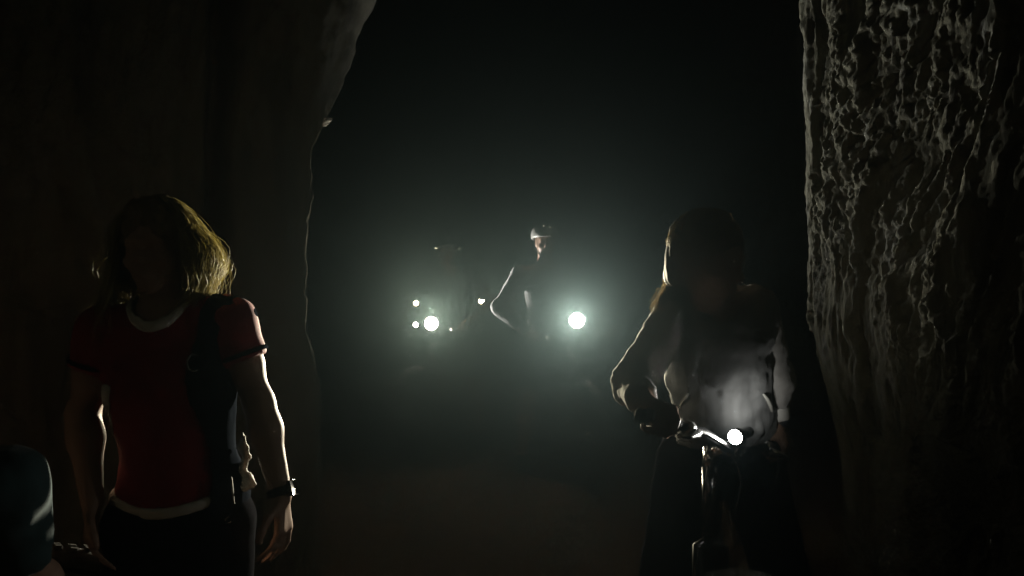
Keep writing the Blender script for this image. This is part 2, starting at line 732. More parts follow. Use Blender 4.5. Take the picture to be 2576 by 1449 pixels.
# right rock face: runs beside the passage, ends in a vertical edge, leans in over the path at the top
def path_fn(pts):
    pts = np.asarray(pts, float)
    d = np.concatenate([[0], np.cumsum(np.linalg.norm(np.diff(pts, axis=0), axis=1))])
    def f(u):
        x = np.interp(u, d, pts[:, 0]); y = np.interp(u, d, pts[:, 1])
        return x, y
    return f, d[-1], d


def smooth_path(pts, n=300, it=3):
    f, L, d = path_fn(pts)
    u = np.linspace(0, L, n)
    x, y = f(u)
    for _ in range(it):
        xs = np.convolve(np.pad(x, 4, mode='edge'), np.ones(9) / 9, 'valid')
        ys = np.convolve(np.pad(y, 4, mode='edge'), np.ones(9) / 9, 'valid')
        x, y = xs, ys
    return np.stack([x, y], 1)


def wall(name, pts, ztop, du, dz, disp, m, side, zbot=-.1, near=None, zfine=99):
    sp = smooth_path(pts, 900, 1)
    f, L, d = path_fn(sp)
    U = np.arange(0, L, .004)
    y_ = f(U)[1]
    st = np.where((y_ > near[0]) & (y_ < near[1]), du, du * 6) if near else np.full(len(U), du)
    U = np.interp(np.arange(0, 1, 1 / (np.sum(.004 / st))), np.cumsum(.004 / st) / np.sum(.004 / st), U)
    Z = np.concatenate([np.arange(zbot, min(zfine, ztop), dz), np.arange(min(zfine, ztop), ztop, dz * 6)])
    x, y = f(U)
    e_ = .03
    tx, ty = [b_ - a_ for a_, b_ in zip(f(U - e_), f(U + e_))]
    ln = np.hypot(tx, ty) + 1e-9
    nx_, ny_ = side * ty / ln, -side * tx / ln     # into the passage

    def fn(u, z):
        X = np.repeat(x[:, None], z.shape[1], 1)
        Y = np.repeat(y[:, None], z.shape[1], 1)
        NX = np.repeat(nx_[:, None], z.shape[1], 1)
        NY = np.repeat(ny_[:, None], z.shape[1], 1)
        dd = disp(X, Y, z)
        return np.stack([X + NX * dd, Y + NY * dd, z], -1)
    return sheet(U, Z, fn, name, m, flip=side < 0)


def disp_right(X, Y, Z):
    # dripping flowstone: ridges that run down and lean, with pits between them
    lean = .10 + .16 * sstep(3.4, 2.4, Y)
    a = Y + lean * Z                                  # ridges lean
    b = Z
    wob = .07 * fbm(a * 2.6, b * 1.3, X * 0, 4, 51)
    r1 = ridged((a + wob) * 4.0, X * 0 + 1.3, b * .6, 3, 21)
    r2 = 1.2 + 1.1 * fbm((a + wob * 1.5) * 15, X * 0 + 4.1, b * 4.4, 4, 33, .68)
    fine = fbm(a * 42, X * 0, b * 22, 3, 44, .75)
    rough = .35 + .9 * sstep(-.35, .45, fbm(a * 2.1, X * 0 + 8, b * 1.1, 3, 49))
    big = fbm(Y * 1.1, X * 0 + 3, Z * .8, 3, 5)
    pits = sstep(.10, .42, fbm((a + wob * .7) * 8.5 + fine * .06, X * 0 + 9, b * 1.9, 4, 61, .62))
    d = .020 * (r1 - 1.2) + rough * (.011 * (r2 - 1.2) + .010 * fine) + .035 * big - .026 * pits
    d += .10 * sstep(2.0, 4.5, Z)                     # leans in at the top
    d -= .15 * sstep(1.3, .5, Z)   # undercut near the ground
    d -= .22 * np.exp(-((Y - 3.02 - .02 * Z) / .045) ** 2) * sstep(2.30, 2.45, Z)   # open slot high up
    return d


wall('rock_wall_right', [(1.75, -2.5), (1.60, .6), (1.55, 1.8), (1.36, 2.4), (1.28, 2.9), (1.29, 3.50), (1.50, 3.75), (2.6, 4.3), (3.2, 6.0), (2.9, 12), (3.2, 18)], 6.2, .007, .007, disp_right, ROCK_R, -1, near=(1.7, 4.0), zfine=3.4)


def disp_left(X, Y, Z):
    w_ = X + .6 * Y
    big = fbm(w_ * 1.0, X * 0 + 2, Z * .7, 3, 71)
    flow = ridged(w_ * 2.0 + .25 * Z, X * 0 + 7, Z * .42, 3, 72)
    fine = fbm(w_ * 14, X * 0, Z * 5, 3, 73)
    grit = fbm(w_ * 30, X * 0 + 5, Z * 17, 3, 76, .65)
    d = .07 * big + .05 * (flow - 1.2) + .011 * fine + .007 * grit + .005 * fbm(Y * 9, X * 0, Z * 9, 3, 77)
    d += .50 * np.maximum(0, Z - 2.05) * sstep(-1.45, -.95, X) * sstep(4.6, 4.0, Y)   # the buttress leans over at the top
    d -= .16 * np.exp(-((X + 1.30 - .02 * Z) / .035) ** 2) * sstep(3.9, 3.7, Y)      # upright crevice
    d += .035 * np.exp(-((X + 1.00 + .05 * (Z - 1.5)) / .02) ** 2) * sstep(1.2, 1.5, Z) * sstep(2.2, 1.9, Z)
    return d


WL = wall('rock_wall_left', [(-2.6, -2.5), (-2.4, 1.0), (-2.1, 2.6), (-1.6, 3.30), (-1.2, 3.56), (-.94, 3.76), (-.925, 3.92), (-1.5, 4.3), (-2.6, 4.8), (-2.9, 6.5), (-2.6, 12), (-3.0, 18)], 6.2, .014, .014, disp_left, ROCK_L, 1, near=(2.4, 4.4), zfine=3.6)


def disp_far(X, Y, Z):
    return .5 * fbm(X * .7, Y * .7, Z * .5, 5, 81) + .25 * (ridged(X * 1.5, Y, Z * .5, 3, 82) - 1.2)


wall('rock_wall_far', [(-3.6, 17), (-1, 17.8), (1.5, 17.6), (3.8, 17)], 9.5, .07, .07, disp_far, ROCK_F, 1)

# left edge chip whose pale colour stands in for a bright light patch
vl = np.array([v.co for v in WL.data.vertices])
vl = vl[(vl[:, 1] > 3.3) & (vl[:, 1] < 4.3) & (abs(vl[:, 2] - P(797, 318, 3.9)[2]) < .02)]
c = vl[np.argmax(vl[:, 0] / vl[:, 1])] + V(-.005, -.025, 0)
B = Body(c - .12, c + .12, .006)
B.ell(c, V(.045, .04, .014), frame(V(0, -1, .0), V(-.3, 0, 1)), .01)
B.ell(c + V(-.035, 0, .004), V(.05, .04, .022), None, .015)
B.wrinkle(.006, 30, 4)
chip = obj('stone', B.mesh(), mat('lit_rock_patch', (.60, .62, .64), .6, bump=.5), base=c)
chip.location = c
tag(chip, 'small added stone, coloured pale as a bright patch of light, on the left rock edge high above the riders', 'stone')


# ================================================================== BICYCLES
BLK = mat('black_alloy', (.03, .03, .032), .32, .6, .1)
RUB = mat('tyre_rubber', (.045, .043, .04), .75, 0, .2, 40, .3, 200)
RUBL = mat('dusty_tyre_rubber', (.10, .097, .085), .8, 0, .25, 40, .3, 200)
ALU = mat('brushed_aluminium', (.62, .62, .62), .28, .95, .05)
GRIP = mat('grip_rubber', (.03, .03, .03), .8, 0, .1, 60, .6, 400)
STEELW = mat('spoke_steel', (.12, .12, .12), .3, .9, .02)
LENS = glow('lamp_lens_lit', (1, .95, .80), 55)
LENS_W = glow('lamp_lens_warm', (1, .82, .42), 26)
LENS_N = glow('lamp_lens_near', (1, .98, .90), 60)


def rot_about(p, a0, ax, ang):
    M = np.array(Matrix.Rotation(ang, 3, Vector(ax)))
    return (np.asarray(p, float) - a0) @ M.T + a0


def bicycle(bar_at, a, steer, label, paint, lamps, ground_z, knobs=False, group=None, tyre=RUB, spill=None):
    """bar_at: world x,y of the handlebar centre; a: heading (0 = towards the camera, + = image right)"""
    HT, HB = V(0, -.42, .93), V(0, -.47, .78)
    AXd = unit(HB - HT)
    BAR = V(0, -.475, 1.0)
    FA, RA, BB = V(0, -.70, .37), V(0, .46, .37), V(0, 0, .31)
    ST = V(0, .16, .80)
    st = lambda p: rot_about(p, HT, -AXd, steer)
    Rz = np.array(Matrix.Rotation(a, 3, 'Z'))
    bw = st(BAR) @ Rz.T
    root = thing('bicycle', (bar_at[0] - bw[0], bar_at[1] - bw[1], ground_z), label, 'bicycle', group, a)
    wp = lambda p: np.asarray(p) @ Rz.T + np.array(root.location)
    fr = mat('frame_paint_' + paint[0], paint[1], .25, .1, .04, coat=.6)

    m = MB()
    m.tube([HT, HB], .022, 14)
    m.tube([HT + V(0, .012, -.04), ST + V(0, -.008, -.05)], [.019, .016], 12)
    m.tube([HB + V(0, .012, .02), BB], [.024, .021], 12)
    m.tube([BB, ST], .0165, 12)
    for s in (-1, 1):
        m.tube([BB + V(s * .02, .03, 0), V(s * .055, .25, .345), RA + V(s * .068, 0, 0)], .010, 8)
        m.tube([ST + V(s * .012, .01, -.06), V(s * .055, .24, .62), RA + V(s * .068, 0, 0)], .008, 8)
    m.tube([BB + V(-.036, 0, 0), BB + V(.036, 0, 0)], .022, 12)
    obj('frame', m.get(), fr, root)

    m = MB()
    crown = HB + AXd * .035
    m.tube([HB, crown], .017, 10)
    for s in (-1, 1):
        m.tube([crown + V(s * .01, 0, 0), crown + V(s * .055, -.004, -.012), crown + AXd * .12 + V(s * .058, 0, 0), FA + V(s * .058, 0, .02)], [.019, .019, .018, .013], 10)
        m.sphere(FA + V(s * .058, 0, .005), .016, 8, 6)
    v, f = m.get()
    obj('fork', (st(v), f), BLK, root)

    def wheel(c, steer_it, front):
        tf = st if steer_it else (lambda p: np.asarray(p, float))
        n = 72
        th = np.arange(n) * 2 * math.pi / n
        ring = lambda r, x=0: np.stack([np.full(n, x), c[1] + r * np.cos(th), c[2] + r * np.sin(th)], 1)
        m = MB()
        m.tube([c + V(-.052, 0, 0), c + V(-.03, 0, 0), c + V(-.028, 0, 0), c + V(.028, 0, 0), c + V(.03, 0, 0), c + V(.052, 0, 0)], [.009, .014, .022, .022, .014, .009], 10)
        v, f = m.get()
        wh = obj('front_wheel' if front else 'rear_wheel', (tf(v), f), ALU, root)
        m = MB(); m.tube(ring(.343), .027, 10, True); v, f = m.get()
        ty = obj('tyre', (tf(v), f), tyre, wh)
        m = MB()
        # box section rim
        prof = [(-.014, .325), (.014, .325), (.011, .307), (-.011, .307)]
        vs = np.concatenate([ring(r, x) for x, r in prof])
        q = []
        for k in range(4):
            k2 = (k + 1) % 4
            for i in range(n):
                j = (i + 1) % n
                q.append((k * n + i, k * n + j, k2 * n + j, k2 * n + i))
        m.add(vs, q)
        v, f = m.get()
        obj('rim', (tf(v), f), BLK, wh)
        m = MB()
        for i in range(28):
            t0 = 2 * math.pi * i / 28
            t1 = t0 + (.35 if i % 4 < 2 else -.35)
            sx = -.026 if i % 2 else .026
            m.tube([c + V(sx, .02 * math.cos(t1), .02 * math.sin(t1)), c + V(0, .308 * math.cos(t0), .308 * math.sin(t0))], .0011, 4)
        v, f = m.get()
        obj('spokes', (tf(v), f), STEELW, wh)
        if front:
            m = MB()
            tt = np.arange(36) * 2 * math.pi / 36
            m.tube(np.stack([np.full(36, -.036), c[1] + .078 * np.cos(tt), c[2] + .078 * np.sin(tt)], 1), .004, 6, True)
            v, f = m.get()
            obj('brake_disc', (tf(v), f), ALU, wh)
        if knobs:
            mm = MB().box((0, 0, 0), (.013, .017, .010), None, .2)
            v0, f0 = mm.get()
            me = mesh_np('tread_knob', v0, f0, False)
            me.materials.append(tyre)
            for i in range(64):
                for xo in ((-.017, .002), (.017, .002), (0, .006)) if i % 2 else ((-.010, .006), (.010, .006)):
                    t0 = 2 * math.pi * i / 64
                    p = c + V(xo[0], (.3655 + xo[1]) * math.cos(t0), (.3655 + xo[1]) * math.sin(t0))
                    k = bpy.data.objects.new('tread_knob', me)
                    COL.objects.link(k)
                    k.parent = wh
                    M = Matrix.Rotation(steer, 3, Vector(-AXd)) if steer_it else Matrix.Identity(3)
                    k.matrix_local = Matrix.Translation(Vector(tf(p))) @ (M @ Matrix.Rotation(t0 - math.pi / 2, 3, 'X')).to_4x4()
        return wh

    wheel(FA, True, True)
    wheel(RA, False, False)

    m = MB()
    m.tube([HT + V(0, 0, -.005), HT - AXd * .055], [.0185, .0175], 10)
    m.tube([HT - AXd * .035, BAR + V(0, .015, 0)], [.018, .017], 10)
    m.box(BAR, (.052, .040, .040), None, .3)
    v, f = m.get()
    obj('stem', (st(v), f), ALU, root)

    xs = np.array([-.36, -.24, -.14, -.05, 0, .05, .14, .24, .36])
    bp = lambda x: BAR + V(x, .055 * (abs(x) / .36) ** 1.5, .022 * sstep(.05, .16, abs(x)))
    m = MB(); m.tube([bp(x) for x in xs], .0125, 10)
    v, f = m.get()
    obj('handlebar', (st(v), f), BLK, root)
    out = {}
    for s, nm in ((-1, 'r'), (1, 'l')):
        m = MB()
        gx_ = np.linspace(.235, .365, 14)
        m.tube([bp(s * x) for x in gx_], [.0175 if i % 2 else .0160 for i in range(14)], 12)
        v, f = m.get()
        obj('grip', (st(v), f), GRIP, root)
        m = MB()
        p = bp(s * .20)
        m.tube([p + V(-s * .02, -.02, -.005), p + V(s * .01, -.035, -.008), p + V(s * .06, -.055, -.015), p + V(s * .11, -.055, -.02)], [.010, .009, .006, .006], 8)
        m.tube([p + V(-s * .012, 0, 0), p + V(s * .012, 0, 0)], .018, 10)
        v, f = m.get()
        lv = obj('brake_lever', (st(v), f), ALU, root)
        m = MB()
        e = HB + AXd * .12 + V(s * .05, .02, 0)
        q0 = p + V(-s * .02, -.02, -.005)
        pts = [q0, q0 + V(-s * .06, -.09, .005), V(s * .06, BAR[1] - .13, .93), V(s * .045, BAR[1] - .08, .84), e]
        tt = np.linspace(0, 1, 18)
        ctl = np.array(pts)
        cur = []
        for t in tt:      # bezier
            c_ = ctl.copy()
            while len(c_) > 1: c_ = c_[:-1] * (1 - t) + c_[1:] * t
            cur.append(c_[0])
        m.tube(cur, .0028, 6)
        v, f = m.get()
        obj('brake_cable', (st(v), f), GRIP, root)
        out['grip' + nm] = wp(st(bp(s * .30)))
        out['gax' + nm] = (st(bp(s * .36)) - st(bp(s * .24))) @ Rz.T
    # saddle, crank, pedals
    m = MB(); m.tube([ST + V(0, -.005, -.03), V(0, .205, .93)], .0145, 10)
    obj('seat_post', m.get(), BLK, root)
    B = Body((-.11, .0, .88), (.11, .40, 1.03), .008)
    B.cone((0, .06, .962), (0, .20, .958), .020, .030, .03)
    B.ell((0, .29, .955), (.075, .07, .026), None, .05)
    obj('saddle', B.mesh(), GRIP, root)
    m = MB()
    tt = np.arange(40) * 2 * math.pi / 40
    m.tube(np.stack([np.full(40, -.045), .070 * np.cos(tt), .31 + .070 * np.sin(tt)], 1), .0045, 6, True)
    m.tube([V(-.05, 0, .31), V(-.062, -.11, .25), V(-.065, -.145, .225)], [.013, .010, .010], 8)
    m.tube([V(.04, 0, .31), V(.062, .11, .37), V(.065, .145, .395)], [.013, .010, .010], 8)
    m.tube([V(-.055, 0, .31), V(.055, 0, .31)], .012, 10)
    obj('crank', m.get(), BLK, root)
    for c_ in (V(-.115, -.145, .225), V(.115, .145, .395)):
        obj('pedal', MB().box(c_, (.09, .085, .018), None, .3).get(), BLK, root)
    m = MB()
    m.tube([V(-.045, .07 * s_ * 0 + y_, z_) for s_, y_, z_ in ((1, 0, .38), (1, .42, .395), (1, .44, .395))], .004, 5)
    m.tube([V(-.045, 0, .24), V(-.045, .42, .305)], .004, 5)
    obj('chain', m.get(), BLK, root)

    # headlamps
    for (lx, lz, lr, lens, col, power, aim, spot, *flood) in lamps:
        c0 = BAR + V(lx, -.01, lz)
        d = V(0, -1, 0)
        m = MB()
        m.tube([c0 + V(0, .055, 0), c0 + V(0, .05, 0), c0 + V(0, .0, 0), c0 + V(0, -.03, 0), c0 + V(0, -.048, 0), c0 + V(0, -.050, 0)],
               [lr * .55, lr * .7, lr * .75, lr * 1.08, lr * 1.10, lr * .98], 16)
        m.box(c0 + V(0, .005, -lr * .7 - .012), (.022, .03, .03), None, .2)
        v, f = m.get()
        dirw = unit(aim)
        loc_dir = dirw @ Rz            # into the bike's own frame
        # turn the lamp on its mount so that it points along aim
        base_dir = unit(st(c0 + d) - st(c0))
        q = Vector(base_dir).rotation_difference(Vector(loc_dir)).to_matrix()
        piv = st(c0)
        tl = lambda p: (st(p) - piv) @ np.array(q).T + piv
        lamp = obj('headlamp', (tl(v), f), BLK, root)
        m = MB()
        m.sphere(c0 + V(0, -.050, 0), (lr * .95, lr * .35, lr * .95), 18, 10)
        v, f = m.get()
        obj('lens', (tl(v), f), lens, lamp)
        ld = bpy.data.lights.new('headlamp_light', 'SPOT' if spot else 'POINT')
        ld.energy = power
        ld.color = col
        ld.shadow_soft_size = lr * .8
        if spot:
            ld.spot_size = R_(spot)
            ld.spot_blend = 1.0
        lo = bpy.data.objects.new('headlamp_light', ld)
        COL.objects.link(lo)
        lo.parent = lamp
        lp = tl(c0 + V(0, -.050 - lr * .36 - lr * .85, 0))
        lo.matrix_local = Matrix.Translation(Vector(lp)) @ Vector(loc_dir).to_track_quat('-Z', 'Y').to_matrix().to_4x4()
        out['lamp'] = wp(tl(c0))
        for fa, fs, fp in flood:   # extra spot added at the lamp, aimed apart from its beam at rock and riders
            l3 = bpy.data.lights.new('headlamp_fill_spot', 'SPOT')
            l3.energy, l3.color, l3.shadow_soft_size, l3.spot_size, l3.spot_blend = fp, (1, .97, .88), lr * .8, R_(fs), 1.0
            o3 = bpy.data.objects.new('headlamp_fill_spot', l3)
            COL.objects.link(o3)
            o3.parent = lamp
            o3.matrix_local = Matrix.Translation(Vector(lp)) @ Vector(unit(fa) @ Rz).to_track_quat('-Z', 'Y').to_matrix().to_4x4()
        if spill is not None:      # added spot behind the lamp that lights the rider's torso; housing has no opening
            l2 = bpy.data.lights.new('torso_fill_spot', 'SPOT')
            l2.energy, l2.color, l2.shadow_soft_size, l2.spot_size, l2.spot_blend = P_SPILL, col, .010, R_(138), 1.0
            o2 = bpy.data.objects.new('torso_fill_spot', l2)
            COL.objects.link(o2)
            o2.parent = lamp
            o2.matrix_local = Matrix.Translation(Vector(tl(c0 + V(0, .050, lr + .014)))) @ Vector(unit(spill) @ Rz).to_track_quat('-Z', 'Y').to_matrix().to_4x4()
    out['root'] = root
    out['wp'] = wp
    out['a'] = a
    out['saddle'] = wp(V(0, .2, .97))
    out['bb'] = wp(V(0, 0, .31))
    return out


WARM, COOL = (1, .90, .62), (1, .92, .70)

# ------------------------------------------------------------------ far bikes
pA = P(1085, 815, 6.4)
bikeA = bicycle((pA[0] - .02, pA[1] + .07), R_(-26), 0, 'bicycle with the big bright lamp and a second small lamp, left of the rear group', ('dark_red', (.16, .03, .03)),
                [(.02, .055, .056, LENS, WARM, P_HOT * 1.6, V(.12, -1, .19), 38, (V(.66, -.9, .78), 80, P_FLOOD * 1.1)), (-.12, .05, .021, LENS, WARM, P_SMALL * .3, V(0, -1, .02), 120)], float(gz(5.2)) - .005, group='bicycles of the rear group')
pB = P(1460, 805, 5.6)
bikeB = bicycle((pB[0] - .04, pB[1] + .07), R_(23), R_(-8), 'bicycle with the brightest lamp, under the rider in the pale helmet', ('grey', (.2, .2, .21)),
                [(.03, .125, .056, LENS, COOL, P_HOT * 2.1, V(-.18, -1, .15), 58, (V(.20, -1, .85), 88, P_FLOOD * 1.2))], float(gz(5.1)) - .005, group='bicycles of the rear group')
pC = P(1210, 755, 12.0)
bikeC = bicycle((pC[0], pC[1] + .07), R_(4), 0, 'farthest bicycle with a small warm lamp, between the two bright lamps', ('blue', (.04, .07, .16)),
                [(0, .055, .045, LENS_W, WARM, P_SMALL * 110, V(.108, -1, .07), 15)], float(gz(8.6)) - .005, group='bicycles of the rear group')
pD = P(1045, 767, 11.0)
bikeD = bicycle((pD[0], pD[1] + .07), R_(-4), 0, 'bicycle with a small warm lamp just above and left of the left bright lamp', ('green', (.04, .10, .06)),
                [(0, .055, .036, LENS_W, WARM, P_SMALL * 90, V(.16, -1, .11), 15)], float(gz(7.8)) - .005, group='bicycles of the rear group')


def astride(bk, h=1.70, lean=.16, shift=0.0, turn=0.0, hup=(0, 0, 1), flare=1.0):
    """joints of someone standing over the bike with both hands on the grips"""
    a = bk['a']
    f = V(math.sin(a), -math.cos(a), 0)
    l = V(math.cos(a), math.sin(a), 0)          # towards the rider's left
    c = bk['wp'](V(0, -.04, 0))
    fl = c[2]
    s = h / 1.70
    J = {'floor': fl, 'fwd': f}
    J['pelvis'] = c + V(0, 0, .93 * s) - f * .02
    J['neck'] = c + V(0, 0, 1.44 * s) + f * lean + l * shift
    up = unit(J['neck'] - J['pelvis'])
    for nm, s_ in (('r', -1), ('l', 1)):
        J['hip' + nm] = J['pelvis'] + l * s_ * .09 - V(0, 0, .05)
        J['kn' + nm] = c + l * s_ * .20 + V(0, 0, .50 * s) + f * .06
        J['an' + nm] = c + l * s_ * .22 + V(0, 0, .085)
        J['sh' + nm] = J['neck'] - up * .065 + l * s_ * .175 * s
        g, ax = bk['grip' + nm], unit(bk['gax' + nm])
        J['wr' + nm] = g - f * .055 + V(0, 0, .055)
        J['hand' + nm] = ('grip', g, ax, -l * s_)
        d = J['wr' + nm] - J['sh' + nm]
        mid = (J['wr' + nm] + J['sh' + nm]) / 2
        D = np.linalg.norm(d)
        b = math.sqrt(max(.0009, (.285 * s) ** 2 - (D / 2) ** 2))
        o = l * s_ * flare - f * .35 - V(0, 0, .15)
        o = unit(o - unit(d) * np.dot(o, unit(d)))
        J['el' + nm] = mid + o * b
    ht = R_(turn)
    J['hfwd'] = f * math.cos(ht) + l * math.sin(ht)
    J['hup'] = unit(V(*hup))
    J['head'] = J['neck'] + up * .10 + J['hup'] * .075 + f * .02
    return J


def dress(name_label, J, group, h, shirt, short, skin=SKIN, m=1.0, helmet=None, hair=None, trousers=False, sleeve=.62):
    """a simple clothed rider: body, jersey, shorts, shoes, hair or helmet"""
    base = V(J['pelvis'][0], J['pelvis'][1], J['floor'])
    root = thing('person', base, name_label, 'person', group)
    lo, hi = bounds(J)
    B = Body(lo, hi, h)
    person_body(B, J, m)
    obj('body', B.mesh(), skin, root, base=base)
    # jersey
    B = Body(lo, hi, h)
    fr = torso_sdf(B, J, m)
    up = fr[2]
    for s_ in 'lr':
        sh, el = J['sh' + s_], J['el' + s_]
        e = sh + (el - sh) * sleeve if sleeve <= 1 else el
        B.cone(sh, e, .060 * m, .054 * m, .04, cut=[(e, el - sh)])
        if sleeve > 1:
            B.cone(el, J['wr' + s_], .052 * m, .036 * m, .03)
    B.inflate(.012)
    B.wrinkle(.006, (14, 14, 9), 3)
    pn, pp = J['neck'] + up * .012 + fr[1] * .0, J['pelvis'] - V(0, 0, .07)
    nn = unit(up + fr[1] * .45)
    B.keep(lambda X, Y, Z: np.maximum((X - pn[0]) * nn[0] + (Y - pn[1]) * nn[1] + (Z - pn[2]) * nn[2], pp[2] - Z))
    obj('jersey', B.mesh(), shirt, root, base=base)
    B = Body(lo, hi, h)
    B.ell(J['pelvis'], m * V(.158, .11, .13), fr, .05)
    for s_ in 'lr':
        hip, kn, an = J['hip' + s_], J['kn' + s_], J['an' + s_]
        e = hip + (kn - hip) * (1.0 if trousers else .82)
        B.cone(hip, e, .097 * m, .074 * m, .04, cut=None if trousers else [(e, kn - hip)])
        if trousers:
            B.cone(kn, an + (kn - an) * .1, .070 * m, .055 * m, .03)
    B.inflate(.006)
    B.wrinkle(.004, (14, 14, 9), 8)
    top = J['pelvis'][2] + .10
    B.keep(lambda X, Y, Z: Z - top)
    obj('trousers' if trousers else 'shorts', B.mesh(), short, root, base=base)
    for s_ in 'lr':
        an = J['an' + s_]
        f = J['fwd']
        B = Body(an - .22, an + .22, .008)
        B.cone(an - V(0, 0, .035) - f * .02, an + f * .15 - V(0, 0, .050), .042, .036, .03)
        B.cone(an - V(0, 0, .05) - f * .03, an + V(0, 0, .0), .042, .046, .03)
        fl = J['floor']
        B.keep(lambda X, Y, Z: fl + .002 - Z)
        obj('shoe', B.mesh(), BLK if not isinstance(short, int) else short, root, base=base)
    S, Fw, U = frame(J['hfwd'], J['hup'])
    hc = J['head']
    g = lambda x, y, z: hc + x * S + y * Fw + z * U
    if hair:
        B = Body(hc - .2, hc + .2, .009)
        B.ell(g(0, -.022, .045), (.084, .098, .090), np.array([S, Fw, U]), .01)
        B.ell(g(0, -.055, -.02), (.075, .06, .075), np.array([S, Fw, U]), .03)
        B.wrinkle(.010, (40, 40, 14), 12)
        obj('hair', B.mesh(), hair, root, base=base)
    if helmet:
        B = Body(hc - .22, hc + .22, .0065)
        fr_ = np.array([S, Fw, U])
        B.ell(g(0, -.010, .055), (.108, .142, .098), fr_, .01)
        pl = g(0, 0, .028)
        n_ = unit(U - Fw * .10)
        B.ell(g(0, -.005, .030), (.086, .112, .095), fr_, .004, sub=True)
        B.keep(lambda X, Y, Z: -((X - pl[0]) * n_[0] + (Y - pl[1]) * n_[1] + (Z - pl[2]) * n_[2]))
        for o in (-.062, -.022, .022, .062):     # vents
            B.ell(g(o, .075, .135 - abs(o) * .35), (.011, .075, .040), fr_, .004, sub=True)
            B.ell(g(o, -.085, .125 - abs(o) * .35), (.011, .075, .040), fr_, .004, sub=True)
        hm = obj('helmet', B.mesh(), helmet, root, base=base)
        mb = MB()
        for s_ in (-1, 1):
            mb.tube([g(s_ * .085, .01, .04), g(s_ * .078, .03, -.04), g(s_ * .03, .055, -.112), g(0, .06, -.118)], .004, 6)
        obj('chin_strap', mb.get(), GRIP, hm, base=base)
    return root


CL_DK = mat('dark_jersey', (.05, .055, .06), .8, var=.15, bump=.3, bscale=90, sheen=.3)
CL_GR = mat('grey_jersey', (.10, .10, .105), .8, var=.1, bump=.3, bscale=90, sheen=.3)
CL_BL = mat('navy_jersey', (.04, .05, .09), .8, var=.1, bump=.3, bscale=90, sheen=.3)
SHORT = mat('black_lycra', (.018, .018, .021), .95, var=.1, bump=.2, bscale=120, spec=.0)
HELM = mat('white_black_helmet', (.28, .28, .27), .35, var=.2, coat=.5)
HELMK = mat('black_helmet', (.04, .04, .045), .35, var=.2, coat=.5)
HAIRD = mat('dark_hair', (.06, .04, .025), .5, var=.3, bump=.5)

JA = astride(bikeA, 1.74, .14, .02, 20)
dress('rider in a dark jersey standing over the left bright-lamped bicycle, head in shadow', JA, 'riders waiting in the rear group', .014, CL_DK, SHORT, SKIN2, 1.0, helmet=HELMK)
JB = astride(bikeB, 1.79, .08, -.07, -22, flare=.38)
dress('rider in a vented pale helmet and grey jersey behind the right bright lamp', JB, 'riders waiting in the rear group', .013, CL_GR, SHORT, SKIN2, 1.05, helmet=HELM, sleeve=1.2)
JC = astride(bikeC, 1.68, .14, .0, 0)
dress('farthest rider, in navy, standing behind the small warm lamp between the bright lamps', JC, 'riders waiting in the rear group', .018, CL_BL, SHORT, SKIN2, 1.0, helmet=HELMK)
JD = astride(bikeD, 1.68, .14, .0, 0)
dress('far rider in dark clothes half hidden behind the rider with two lamps', JD, 'riders waiting in the rear group', .018, CL_DK, SHORT, SKIN2, 1.0, hair=HAIRD)


